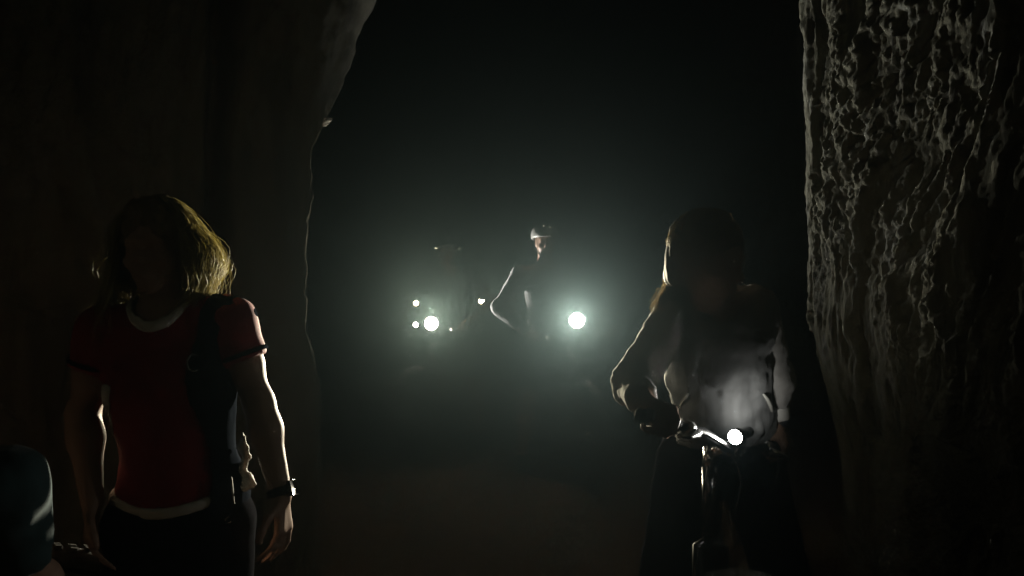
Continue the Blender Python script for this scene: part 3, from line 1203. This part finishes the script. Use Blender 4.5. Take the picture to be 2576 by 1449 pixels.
# ================================================================== PERSON IN RED (left)
def woman():
    D = 2.1
    J = {'floor': 0.0}
    t = R_(14)
    J['fwd'] = V(math.sin(t), -math.cos(t), 0)
    J['neck'] = P(412, 800, D)
    J['pelvis'] = P(452, 1265, D)
    J['shl'] = P(268, 838, D - .02)     # image left
    J['shr'] = P(575, 812, D + .03)     # image right
    J['ell'] = P(208, 1040, D - .03)
    J['wrl'] = P(232, 1262, D - .10)
    J['elr'] = P(652, 1015, D + .03)
    J['wrr'] = P(708, 1248, D - .02)
    J['handr'] = ('hang', V(.10, -.10, -1), V(-1, .15, 0), V(-.2, -1, 0), 1.0, .28)
    J['handl'] = ('hang', V(.05, -.15, -1), V(1, .2, 0), V(.2, -1, 0), 1.0, .28)
    pl = J['pelvis']
    side = V(math.cos(t), math.sin(t), 0)
    for nm, s_ in (('l', -1), ('r', 1)):
        J['hip' + nm] = pl + side * s_ * .088 - V(0, 0, .06)
        J['kn' + nm] = V(pl[0], pl[1], .47) + side * s_ * .095 + J['fwd'] * (.06 if s_ > 0 else 0)
        J['an' + nm] = V(pl[0], pl[1], .085) + side * s_ * .10 + J['fwd'] * (.03 if s_ > 0 else -.03)
    J['head'] = P(392, 622, D - .03)
    J['hfwd'] = unit(V(.05, -1, -.12))
    J['hup'] = unit(V(-.06, -.10, 1))
    J['hs'] = .98
    J['bust'] = True
    m = .98
    base = V(pl[0], pl[1], 0)
    root = thing('person', base, 'person with long fair hair in a red jersey with white hem, standing at the left', 'person')
    lo, hi = bounds(J, .15)
    h = .0075
    B = Body(lo, hi, h)
    person_body(B, J, m)
    obj('body', B.mesh(), SKIN, root, base=base)

    RED = mat('red_jersey', (.30, .012, .022), .75, var=.10, vscale=30, bump=.35, bscale=160, sheen=.15)
    WHT = mat('white_trim', (.78, .77, .72), .7, var=.05, bump=.2, bscale=200)
    NAVY = mat('dark_vest', (.020, .024, .032), .95, spec=.0, var=.15, bump=.3, bscale=140)
    lo2, hi2 = lo.copy(), hi.copy()
    lo2[2] = .70

    def torso(extra, sleeves=True, wr=.0035, seed=3):
        B = Body(lo2, hi2, h)
        fr = torso_sdf(B, J, m)
        if sleeves:
            for s_ in 'lr':
                sh, el = J['sh' + s_], J['el' + s_]
                e = sh + (el - sh) * .42
                B.cone(sh, e, .058, .054, .04, cut=[(e, unit(el - sh))])
        B.inflate(extra)
        if wr: B.wrinkle(wr, (6, 6, 13), seed)
        return B, fr
    hem_l, hem_r = P(285, 1250, D - .06), P(510, 1268, D - .1)

    def hemz(X):
        tt = np.clip((X - hem_l[0]) / (hem_r[0] - hem_l[0]), -.5, 1.8)
        return hem_l[2] + (hem_r[2] - hem_l[2]) * tt - .022 * np.sin(np.clip(tt, 0, 1) * math.pi)
    B, fr = torso(.012)
    S, Fw, U = fr
    nk = J['neck'] + Fw * .016
    na = unit(U + Fw * .42)

    def ring(X, Y, Z):
        w_ = (X - nk[0]) * na[0] + (Y - nk[1]) * na[1] + (Z - nk[2]) * na[2]
        return np.sqrt(np.maximum(0, (X - nk[0]) ** 2 + (Y - nk[1]) ** 2 + (Z - nk[2]) ** 2 - w_ ** 2))
    Fj = torso(.014, True, 0)[0].F
    B.keep(lambda X, Y, Z: np.maximum(.069 - ring(X, Y, Z), hemz(X) - Z))
    jer = obj('jersey', B.mesh(), RED, root, base=base)
    # white hem band
    B.F = Fj - .008
    B.keep(lambda X, Y, Z: np.maximum(hemz(X) - .018 - Z, Z - hemz(X) - .010))
    obj('hem_band', B.mesh(), WHT, jer, base=base)
    # white collar front
    B.F = Fj - .004
    B.keep(lambda X, Y, Z: np.maximum(.066 - ring(X, Y, Z), ring(X, Y, Z) - .080))
    obj('collar', B.mesh(), WHT, jer, base=base)
    # pale side panel down the image-left flank
    sx = J['pelvis']
    B.F = Fj - .003
    sd = lambda X, Y, Z: (X - (sx[0] - .020)) * S[0] + (Y - sx[1]) * S[1]
    sgn = 1.0 if S[0] > 0 else -1.0
    zt = P(285, 950, D)[2]
    B.keep(lambda X, Y, Z: np.maximum(np.maximum(sgn * sd(X, Y, Z) + .128 + .02 * np.sin(Z * 9), Z - zt), np.maximum(hemz(X) + .011 - Z, -(X - (J['shl'][0] + .035)) - .0)))
    obj('side_panel', B.mesh(), WHT, jer, base=base)
    # dark sleeve cuffs
    for s_ in 'lr':
        sh, el = J['sh' + s_], J['el' + s_]
        u = unit(el - sh)
        e0, e1 = sh + (el - sh) * .38, sh + (el - sh) * .43
        Bc = Body(e0 - .13, e0 + .13, .006)
        Bc.cone(sh, el, .0755, .0715, .01, cut=[(e1, u), (e0, -u)])
        obj('sleeve_cuff', Bc.mesh(), NAVY, jer, base=base)

    # dark open vest over the image-right half of the body
    Bv, _ = torso(.026, False, .003, 6)
    for_arm = Body(lo2, hi2, h)
    edge_t, edge_b = P(478, 770, D - .10), P(508, 1330, D - .12)

    def ex(Z):
        tt = (Z - edge_b[2]) / (edge_t[2] - edge_b[2])
        return edge_b[0] + (edge_t[0] - edge_b[0]) * tt + .012 * np.sin(tt * 7)
    vb = P(560, 1315, D)[2]
    armc = J['shr']
    Bv.keep(lambda X, Y, Z: np.maximum(np.maximum(ex(Z) - X + .35 * np.maximum(0, Y - (armc[1] + .02)) * 0, vb + .01 * np.sin(X * 40) - Z), .094 - ring(X, Y, Z)))
    ves = obj('open_vest', Bv.mesh(), NAVY, root, base=base)
    # small ring emblem on the vest chest and on the shorts (partly worn)
    GREYP = mat('grey_print', (.30, .32, .34), .6)

    def snap(px, py, field):
        """first surface point along the view ray"""
        for dd in np.arange(1.7, 2.4, .002):
            p = P(px, py, dd)
            i = np.round((p - field.lo) / field.h).astype(int)
            if (i >= 0).all() and (i < field.n).all() and field.F[tuple(i)] < 0: return p
        return P(px, py, 1.98)
    m_ = MB()
    pts = []
    for k in range(16):
        th = R_(50 + k * 17)
        p = snap(488 + 17 * math.cos(th), 913 - 21 * math.sin(th), Bv)
        pts.append(p + V(0, -.001, 0))
    m_.tube(pts, .0024, 6)
    obj('ring_emblem', m_.get(), GREYP, ves, base=base)
    # shoulder strap adjuster that catches the light
    p = P(556, 752, D + .02)
    m_ = MB(); m_.tube([p + V(-.016, 0, -.006), p + V(-.008, 0, .005), p + V(.004, 0, .008), p + V(.014, 0, -.004)], .004, 8)
    obj('strap_buckle', m_.get(), mat('grey_plastic', (.4, .4, .4), .4), ves, base=base)
    # crumpled pale pocket lining at the back hip, seen past her side
    Bp = Body(P(570, 1250, D - .02) - .12, P(650, 1060, D + .08) + .12, .005)
    ch = [(608, 1088, .10), (606, 1130, .10), (616, 1150, .10), (604, 1182, .09), (622, 1205, .08), (612, 1222, .07), (636, 1218, .07)]
    ch = [P(a + 4, b, D - .03 + c_ * .5) for a, b, c_ in ch]
    Bp.chain(ch, [.002, .011, .009, .010, .013, .013, .006], .006)
    Bp.wrinkle(.006, (45, 45, 30), 9)
    obj('pocket_lining', Bp.mesh(), WHT, ves, base=base)
    m_ = MB(); m_.tube([P(582, 1200, D - .075), P(585, 1235, D - .08), P(589, 1268, D - .08)], [.002, .0028, .002], 6)
    obj('zip_edge', m_.get(), WHT, ves, base=base)

    # shorts
    Bs = Body(lo, hi, h)
    Bs.ell(J['pelvis'] - V(0, 0, .03), V(.155, .105, .115), fr, .05)
    for s_ in 'lr':
        hip, kn = J['hip' + s_], J['kn' + s_]
        e = hip + (kn - hip) * .8
        Bs.cone(hip, e, .100, .084, .04, cut=[(e, kn - hip)])
    Bs.inflate(.004)
    Bs.wrinkle(.003, (10, 10, 10), 5)
    Bs.keep(lambda X, Y, Z: Z - hemz(X) - .01)
    sh_ = obj('shorts', Bs.mesh(), SHORT, root, base=base)
    m_ = MB()
    pts = [snap(574 + 8 * math.cos(R_(k * 30)), 1308 - 7 * math.sin(R_(k * 30)), Bs) + V(0, -.001, 0) for k in range(12)]
    m_.tube(pts, .0016, 6, True)
    obj('ring_emblem', m_.get(), GREYP, sh_, base=base)
    for s_ in 'lr':
        an, f = J['an' + s_], J['fwd']
        Bh = Body(an - .22, an + .22, .009)
        Bh.cone(an - V(0, 0, .035) - f * .02, an + f * .14 - V(0, 0, .050), .040, .034, .03)
        Bh.cone(an - V(0, 0, .05) - f * .03, an, .040, .043, .03)
        Bh.keep(lambda X, Y, Z: .002 - Z)
        obj('shoe', Bh.mesh(), BLK, root, base=base)
    # watch
    w_ = J['wrr']
    u = unit(J['wrr'] - J['elr'])
    c_ = w_ - u * .012
    Bw = Body(c_ - .08, c_ + .08, .004)
    Bw.cone(c_ - u * .2, c_ + u * .2, .0345, .0345, .002, cut=[(c_ + u * .011, u), (c_ - u * .011, -u)])
    wt = obj('watch_strap', Bw.mesh(), GRIP, root, base=base)
    out = unit(V(1, -.25, 0))
    a1 = unit(out - u * np.dot(out, u))
    m_ = MB(); m_.box(c_ + a1 * .036, (.012, .034, .040), np.array([a1, np.cross(u, a1), u]), .3)
    obj('watch_case', m_.get(), mat('watch_metal', (.35, .35, .36), .25, .9), wt, base=base)

    # hair: solid under-layer and strands
    HAIR = mat('fair_hair', (.72, .57, .28), .42, var=.3, vscale=60, spec=.6, translucent=.4)
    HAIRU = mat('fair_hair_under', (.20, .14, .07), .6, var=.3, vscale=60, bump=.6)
    Sh, Fh, Uh = frame(J['hfwd'], J['hup'])
    hc = J['head']
    g = lambda x, y, z: hc + x * Sh + y * Fh + z * Uh
    frh = np.array([Sh, Fh, Uh])
    sg = 1 if Sh[0] > 0 else -1           # +sg*Sh is image right
    Bh = Body(hc - .34, hc + .26, .007)
    Bh.ell(g(0, -.018, .040), (.086, .102, .092), frh, .02)
    Bh.ell(g(0, -.075, -.05), (.085, .055, .10), frh, .04)
    Bh.ell(g(sg * .082, -.045, -.045), (.035, .060, .085), frh, .03)
    Bh.ell(g(-sg * .075, -.045, -.03), (.026, .055, .07), frh, .03)
    Bh.ell(g(0, .105, -.03), (.058, .07, .095), frh, .02, sub=True)
    Bh.wrinkle(.009, (35, 35, 9), 14)
    hb = obj('hair', Bh.mesh(), HAIRU, root, base=base)
    n, k = 5200, 15
    az = rng.uniform(-math.pi, math.pi, n)            # 0 = back, +-pi = face
    az = np.sign(az) * np.abs(az) ** 1.0 * .74         # leave the face open
    nc = 130
    cid = rng.integers(0, nc, n)
    caz = rng.uniform(-math.pi, math.pi, nc) * .74
    az = az * .35 + caz[cid] * .65
    thin = (np.sin(az) < -.45) & (rng.random(n) < .5)      # strands thinned on image left to let back light through
    az, cid = az[~thin], cid[~thin]
    n = len(az)
    cph = rng.uniform(0, 6.28, (nc, 3)); cam_ = rng.uniform(.4, 1.3, nc); cl = rng.uniform(.8, 1.1, nc)
    t = np.linspace(0, 1, k)[None, :]
    azc = az[:, None]
    left = (np.sin(azc) < 0).astype(float)             # image left side (after sg)
    side_ = np.sin(azc)
    # height drops from the crown; lateral profile gives the outline
    length = np.where(side_ < -.2, .36, np.where(side_ > .2, .265, .30)) * cl[cid][:, None] * rng.uniform(.86, 1.04, (n, 1))
    arc = t * (length + .08)
    zz = .132 - np.where(arc < .12, .12 * (1 - np.cos(np.minimum(arc / .12, 1) * math.pi / 2)) * .75, .09 + (arc - .12))
    prof = np.sin(np.minimum(arc / .14, 1) * math.pi / 2)
    rr = .088 * prof
    bulge = np.exp(-((zz + .03) / .07) ** 2)
    rr = rr + prof * (.012 + .038 * np.maximum(0, side_) * np.exp(-((zz + .055) / .075) ** 2) + .010 * bulge)
    rr = rr + prof * np.maximum(0, -side_) * np.maximum(0, -zz - .02) * .36
    rr = rr - prof * np.maximum(0, side_) * .35 * np.maximum(0, -zz - .09)
    shell = rng.uniform(.90, 1.05, (n, 1))
    rr = rr * shell
    x = sg * side_ * rr + .012 * sg * (1 - prof)
    y = -np.cos(azc) * rr * 1.12 - .012
    wave = .015 * cam_[cid][:, None] * prof * (t + .2)
    x = x + wave * np.sin(14 * t + cph[cid, 0][:, None])
    y = y + wave * np.sin(9 * t + cph[cid, 1][:, None])
    fz = rng.normal(0, .0035, (n, 3, 1)) * (t[:, None, :] ** 1.3) * (1.5 + 5.0 * (rng.random((n, 1, 1)) > .93))
    x, y = x + fz[:, 0], y + fz[:, 1]
    zz = zz + fz[:, 2]
    paths = hc + x[..., None] * Sh + y[..., None] * Fh + zz[..., None] * Uh
    obj('hair_strands', hair_strands(paths, .0006, .0011), HAIR, hb, base=base)


woman()


# ================================================================== RIDER ON THE RIGHT
bikeR = bicycle(tuple(P(1848, 1140, 2.12)[:2]), R_(-12), R_(57), 'dark bicycle with a lit lamp on the bar, under the rider at the right', ('black', (.025, .025, .03)),
                [(.0, .042, .020, LENS_N, (1, .98, .9), P_NEAR, V(-.75, -1, .02), 160)], .0, tyre=RUBL, spill=V(.0, .80, .30))


def rider():
    J = {'floor': 0.0}
    f = V(.10, -1, 0); f = unit(f)
    J['fwd'] = f
    D = 2.30
    J['neck'] = P(1805, 752, D - .06)
    J['pelvis'] = P(1812, 1115, D + .13)
    J['shl'] = P(1695, 795, D - .02)     # image left
    J['shr'] = P(1905, 785, D + .03)
    J['ell'] = P(1594, 965, D - .10)
    J['elr'] = P(1948, 960, D + .06)
    for nm, gk, s_ in (('l', 'gripr', -1), ('r', 'gripl', 1)):
        g = bikeR[gk]
        ax = unit(bikeR['gax' + gk[-1]])
        el = J['el' + nm]
        b = el - g
        b = unit(b - ax * np.dot(b, ax))
        J['wr' + nm] = g + b * .072 + V(0, 0, .012)
        inner = bikeR['wp'](V(0, -.45, 1.0)) - g
        J['hand' + nm] = ('grip', g, ax, inner)
    pl = J['pelvis']
    side = V(1, .1, 0)
    for nm, s_ in (('l', -1), ('r', 1)):
        J['hip' + nm] = pl + side * s_ * .09 - V(0, 0, .05)
        J['kn' + nm] = V(pl[0], pl[1], .48) + side * s_ * .19 + f * .05
        J['an' + nm] = V(pl[0], pl[1], .085) + side * s_ * .21
    J['head'] = P(1783, 650, D - .13)
    J['hfwd'] = unit(V(.75, -1, -.32))
    J['hup'] = unit(V(.12, -.25, 1))
    J['hs'] = 1.0
    m = .97
    J['am'] = 1.0
    base = V(pl[0], pl[1], 0)
    root = thing('person', base, 'rider with tied-back hair leaning on the handlebar above the lit lamp, at the right', 'person')
    lo, hi = bounds(J, .15)
    h = .0075
    B = Body(lo, hi, h)
    person_body(B, J, m)
    obj('body', B.mesh(), SKIN2, root, base=base)
    GREY = mat('charcoal_mesh_jersey', (.17, .175, .18), .75, var=.10, bump=.8, stripes=330, sheen=.25)
    SLV = mat('grey_sleeve', (.46, .45, .44), .8, var=.08, bump=.3, bscale=140, sheen=.3)
    PIPE = mat('pale_piping', (.50, .50, .47), .6, var=.05)
    DARK = mat('dark_pack', (.03, .033, .04), .7, var=.15, bump=.4, bscale=160)
    lo2 = lo.copy(); lo2[2] = .75
    B = Body(lo2, hi, h)
    fr = torso_sdf(B, J, m)
    S, Fw, U = fr
    # slack front of the jersey hangs a little forward at the belly
    B.ell(J['pelvis'] + (J['neck'] - J['pelvis']) * .2 + Fw * .05, V(.125, .075, .12), fr, .06)
    B.inflate(.012)
    B.wrinkle(.012, (11, 11, 7), 23)
    B.wrinkle(.004, (34, 34, 16), 24)
    nk = J['neck'] + U * .005 + Fw * .02
    nn = unit(U * .85 + Fw * .5)
    hemz = P(1812, 1128, D)[2]
    na = unit(U + Fw * .42)

    def ring(X, Y, Z):
        w_ = (X - nk[0]) * na[0] + (Y - nk[1]) * na[1] + (Z - nk[2]) * na[2]
        return np.sqrt(np.maximum(0, (X - nk[0]) ** 2 + (Y - nk[1]) ** 2 + (Z - nk[2]) ** 2 - w_ ** 2))
    B.keep(lambda X, Y, Z: np.maximum(.066 - ring(X, Y, Z), hemz - Z))
    jer = obj('jersey', B.mesh(), GREY, root, base=base)
    JF = B
    for s_ in 'lr':
        sh, el, wr = J['sh' + s_], J['el' + s_], J['wr' + s_]
        Bs = Body(np.minimum(np.minimum(sh, el), wr) - .12, np.maximum(np.maximum(sh, el), wr) + .12, .0065)
        Bs.cone(sh, el, .061, .055, .02)
        e = el + (wr - el) * (.80 if s_ == 'l' else .62)
        Bs.cone(el, e, .055, .040, .03, cut=[(e, wr - el)])
        Bs.wrinkle(.005, (16, 16, 22), 31)
        obj('sleeve', Bs.mesh(), SLV, jer, base=base)

    def snap(px, py, field, off=.002):
        for dd in np.arange(1.8, 2.7, .002):
            p = P(px, py, dd)
            i = np.round((p - field.lo) / field.h).astype(int)
            if (i >= 0).all() and (i < field.n).all() and field.F[tuple(i)] < 0: return p + V(0, -off, 0)
        return P(px, py, D)
    # curved pale piping over both hips
    for nm, line in (('piping', [(1731, 990), (1722, 1005), (1713, 1020), (1707, 1035), (1706, 1046)]), ('piping', [(1919, 990), (1929, 1002), (1937, 1018), (1942, 1034)])):
        mb = MB(); mb.tube([snap(a, b, JF) for a, b in line], [.003, .0055, .006, .006, .005][:len(line)], 6)
        obj(nm, mb.get(), PIPE, jer, base=base)
    # shorts and shoes
    Bs = Body(lo, hi, h)
    Bs.ell(J['pelvis'] - V(0, 0, .02), V(.155, .11, .13), fr, .05)
    for s_ in 'lr':
        hip, kn = J['hip' + s_], J['kn' + s_]
        e = hip + (kn - hip) * .85
        Bs.cone(hip, e, .098, .078, .04, cut=[(e, kn - hip)])
    Bs.inflate(.005)
    Bs.wrinkle(.005, (10, 10, 10), 5)
    top = J['pelvis'][2] + .06
    Bs.keep(lambda X, Y, Z: Z - top)
    obj('shorts', Bs.mesh(), SHORT, root, base=base)
    for s_ in 'lr':
        an = J['an' + s_]
        Bh = Body(an - .22, an + .22, .009)
        Bh.cone(an - V(0, 0, .035) - f * .02, an + f * .14 - V(0, 0, .050), .040, .034, .03)
        Bh.cone(an - V(0, 0, .05) - f * .03, an, .040, .043, .03)
        Bh.keep(lambda X, Y, Z: .002 - Z)
        obj('shoe', Bh.mesh(), BLK, root, base=base)
    # pale wrist wrap on the image-right wrist and the black glove cuff below it
    el, wr = J['elr'], J['wrr']
    u = unit(wr - el)
    for nm, a_, b_, r_, mt in (('wrist_wrap', -.062, -.004, .037, mat('white_wrist_wrap', (.75, .75, .72), .7)), ('glove_cuff', -.003, .012, .036, DARK)):
        Bw = Body(wr - .12, wr + .12, .0045)
        Bw.cone(wr - u * .2, wr + u * .2, r_, r_, .002, cut=[(wr + u * b_, u), (wr + u * a_, -u)])
        obj(nm, Bw.mesh(), mt, root, base=base)
    # hair: smooth crown pulled back, loose low knot on the image-left side
    HAIR = mat('rider_fair_hair', (.64, .55, .38), .45, var=.25, vscale=60, spec=.6, translucent=.45)
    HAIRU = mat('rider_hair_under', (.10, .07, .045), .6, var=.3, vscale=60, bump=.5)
    Sh, Fh, Uh = frame(J['hfwd'], J['hup'])
    hc = J['head']
    g = lambda x, y, z: hc + x * Sh + y * Fh + z * Uh
    frh = np.array([Sh, Fh, Uh])
    Bh = Body(hc - .28, hc + .24, .0065)
    Bh.ell(g(0, -.018, .040), (.088, .106, .090), frh, .02)
    Bh.ell(g(0, -.06, -.03), (.078, .055, .075), frh, .04)
    Bh.ell(g(0, .105, -.03), (.064, .06, .085), frh, .02, sub=True)
    kn = P(1708, 712, D - .03)
    Bh.cone(P(1698, 690, D - .05), kn, .030, .024, .02)
    Bh.wrinkle(.005, (30, 30, 12), 17)
    hb = obj('hair', Bh.mesh(), HAIRU, root, base=base)
    n, k = 2600, 12
    # strands swept from the front over the skull to the knot
    th = rng.uniform(-.95, .95, n) * math.pi / 2 * 1.05
    st_ = rng.uniform(-.15, .75, n)
    t = np.linspace(0, 1, k)[None, :]
    al = (math.pi * .62) * (1 - t) - .10 + st_[:, None] * 0 + (t * -.55)
    ah = th[:, None] * (1 - .55 * t ** 2)
    rx, ry, rz = .091, .108, .093
    sh_ = rng.uniform(.985, 1.03, (n, 1))
    X = rx * np.sin(ah) * sh_
    Y = (-.018 + ry * np.cos(ah) * -np.cos(al)) * sh_
    Z = .040 + rz * np.cos(ah) * np.sin(al) * sh_ - .02 * t
    pts = hc + X[..., None] * Sh + Y[..., None] * Fh + Z[..., None] * Uh
    kk = kn[None, None] + rng.normal(0, .014, (n, 1, 3))
    wgt = sstep(.72, 1.0, t)[..., None]
    pts = pts * (1 - wgt) + kk * wgt + rng.normal(0, .0012, (n, k, 3))
    obj('hair_strands', hair_strands(pts, .0005, .0009), HAIR, hb, base=base)
    # loose wisps from the nape knot down over the shoulder
    n, k = 420, 12
    a0 = kn + rng.normal(0, .016, (n, 3))
    a1 = P(1672, 745, D - .03) + rng.normal(0, .014, (n, 3))
    a2 = P(1660, 772, D - .04) + rng.normal(0, .012, (n, 3))
    t = np.linspace(0, 1, k)[None, :, None]
    pts = a0[:, None] * (1 - t) ** 2 + 2 * a1[:, None] * t * (1 - t) + a2[:, None] * t ** 2
    pts = pts + .004 * np.sin(14 * t + rng.uniform(0, 6, (n, 1, 3)))
    # a curled lock at the ear
    b0 = P(1716, 690, D - .10)
    m2 = 160
    tt = np.linspace(0, 1, k)[None, :]
    ra = .016 + rng.normal(0, .003, (m2, 1))
    ph = rng.uniform(-.3, .3, (m2, 1))
    lx = np.sin(tt * 4.2 + ph) * ra + rng.normal(0, .002, (m2, 1))
    lz = -.045 * tt + .012 * np.cos(tt * 4.2 + ph)
    lock = b0 + np.stack([lx, rng.normal(0, .006, (m2, 1)) + 0 * tt, lz], -1)
    v1, q1 = hair_strands(pts, .0006, .0010)
    v2, q2 = hair_strands(lock, .0006, .0010)
    obj('loose_lock', (np.concatenate([v1, v2]), np.concatenate([q1, q2 + len(v1)])), HAIR, hb, base=base)


rider()


# ================================================================== PERSON CUT OFF AT THE LOWER LEFT
bikeL = bicycle((-1.97, 1.46), R_(-50), R_(0), 'bicycle whose knobbly tyre shows beside the legs of the person in red', ('teal', (.03, .09, .10)), [], .0, knobs=True, tyre=RUBL)


def corner_person():
    J = {'floor': 0.0}
    f = unit(V(.12, 1, 0))
    J['fwd'] = f
    l = V(-f[1], f[0], 0)
    J['shr'] = P(14, 1225, 1.52)        # shoulder in view
    J['shl'] = J['shr'] + l * .38
    J['neck'] = (J['shr'] + J['shl']) / 2 + V(0, .05, .03)
    J['pelvis'] = J['neck'] - f * .42 - V(0, 0, .24)
    up = unit(J['neck'] - J['pelvis'])
    J['elr'] = P(66, 1420, 1.62)
    J['ell'] = J['shl'] + V(-.06, .10, -.22)
    J['wrr'] = P(170, 1560, 1.80)
    J['wrl'] = J['ell'] + V(.06, .20, -.05)
    J['handr'] = ('hang', V(.3, .8, -.4), V(0, 0, -1), l, 1.0, .5)
    J['handl'] = ('hang', V(.3, .8, -.4), V(0, 0, -1), -l, 1.0, .5)
    pl = J['pelvis']
    for nm, s_ in (('r', -1), ('l', 1)):
        J['hip' + nm] = pl + l * s_ * .09 - V(0, 0, .04)
        J['kn' + nm] = V(pl[0], pl[1], .45) + l * s_ * .11 + f * .12
        J['an' + nm] = V(pl[0], pl[1], .085) + l * s_ * .12
    J['head'] = J['neck'] + up * .08 + V(-.13, .0, -.02)
    J['hfwd'] = unit(f + V(0, 0, -.5))
    J['hup'] = unit(up + V(0, 0, .5))
    TEAL = mat('teal_jersey', (.032, .075, .083), .85, var=.1, bump=.3, bscale=120, sheen=.3)
    dress('person in a teal jersey bending forward, cut off by the lower left corner', J, None, .010, TEAL, SHORT, SKIN, .98, hair=HAIRD, sleeve=.80)


corner_person()


# ================================================================== HAZE
def haze():
    m = bpy.data.materials.new('cave_mist')
    m.use_nodes = True
    t = m.node_tree
    t.nodes.remove(t.nodes["Principled BSDF"])
    pv = t.nodes.new("ShaderNodeVolumePrincipled")
    pv.inputs["Color"].default_value = (.60, .85, .97, 1)
    pv.inputs["Density"].default_value = HAZE_DENSITY
    pv.inputs["Anisotropy"].default_value = HAZE_G
    t.links.new(pv.outputs[0], t.nodes["Material Output"].inputs["Volume"])
    lo, hi = V(-41, -41, -1.3), V(41, 61, 9.9)
    v = [(x, y, z) for x in (lo[0], hi[0]) for y in (lo[1], hi[1]) for z in (lo[2], hi[2])]
    q = [(0, 1, 3, 2), (4, 6, 7, 5), (0, 4, 5, 1), (2, 3, 7, 6), (0, 2, 6, 4), (1, 5, 7, 3)]
    o = obj('haze', (np.array(v), np.array(q)), m, smooth=False)
    tag(o, 'thin pale mist filling the dark rock passage', 'mist', kind='stuff')


haze()
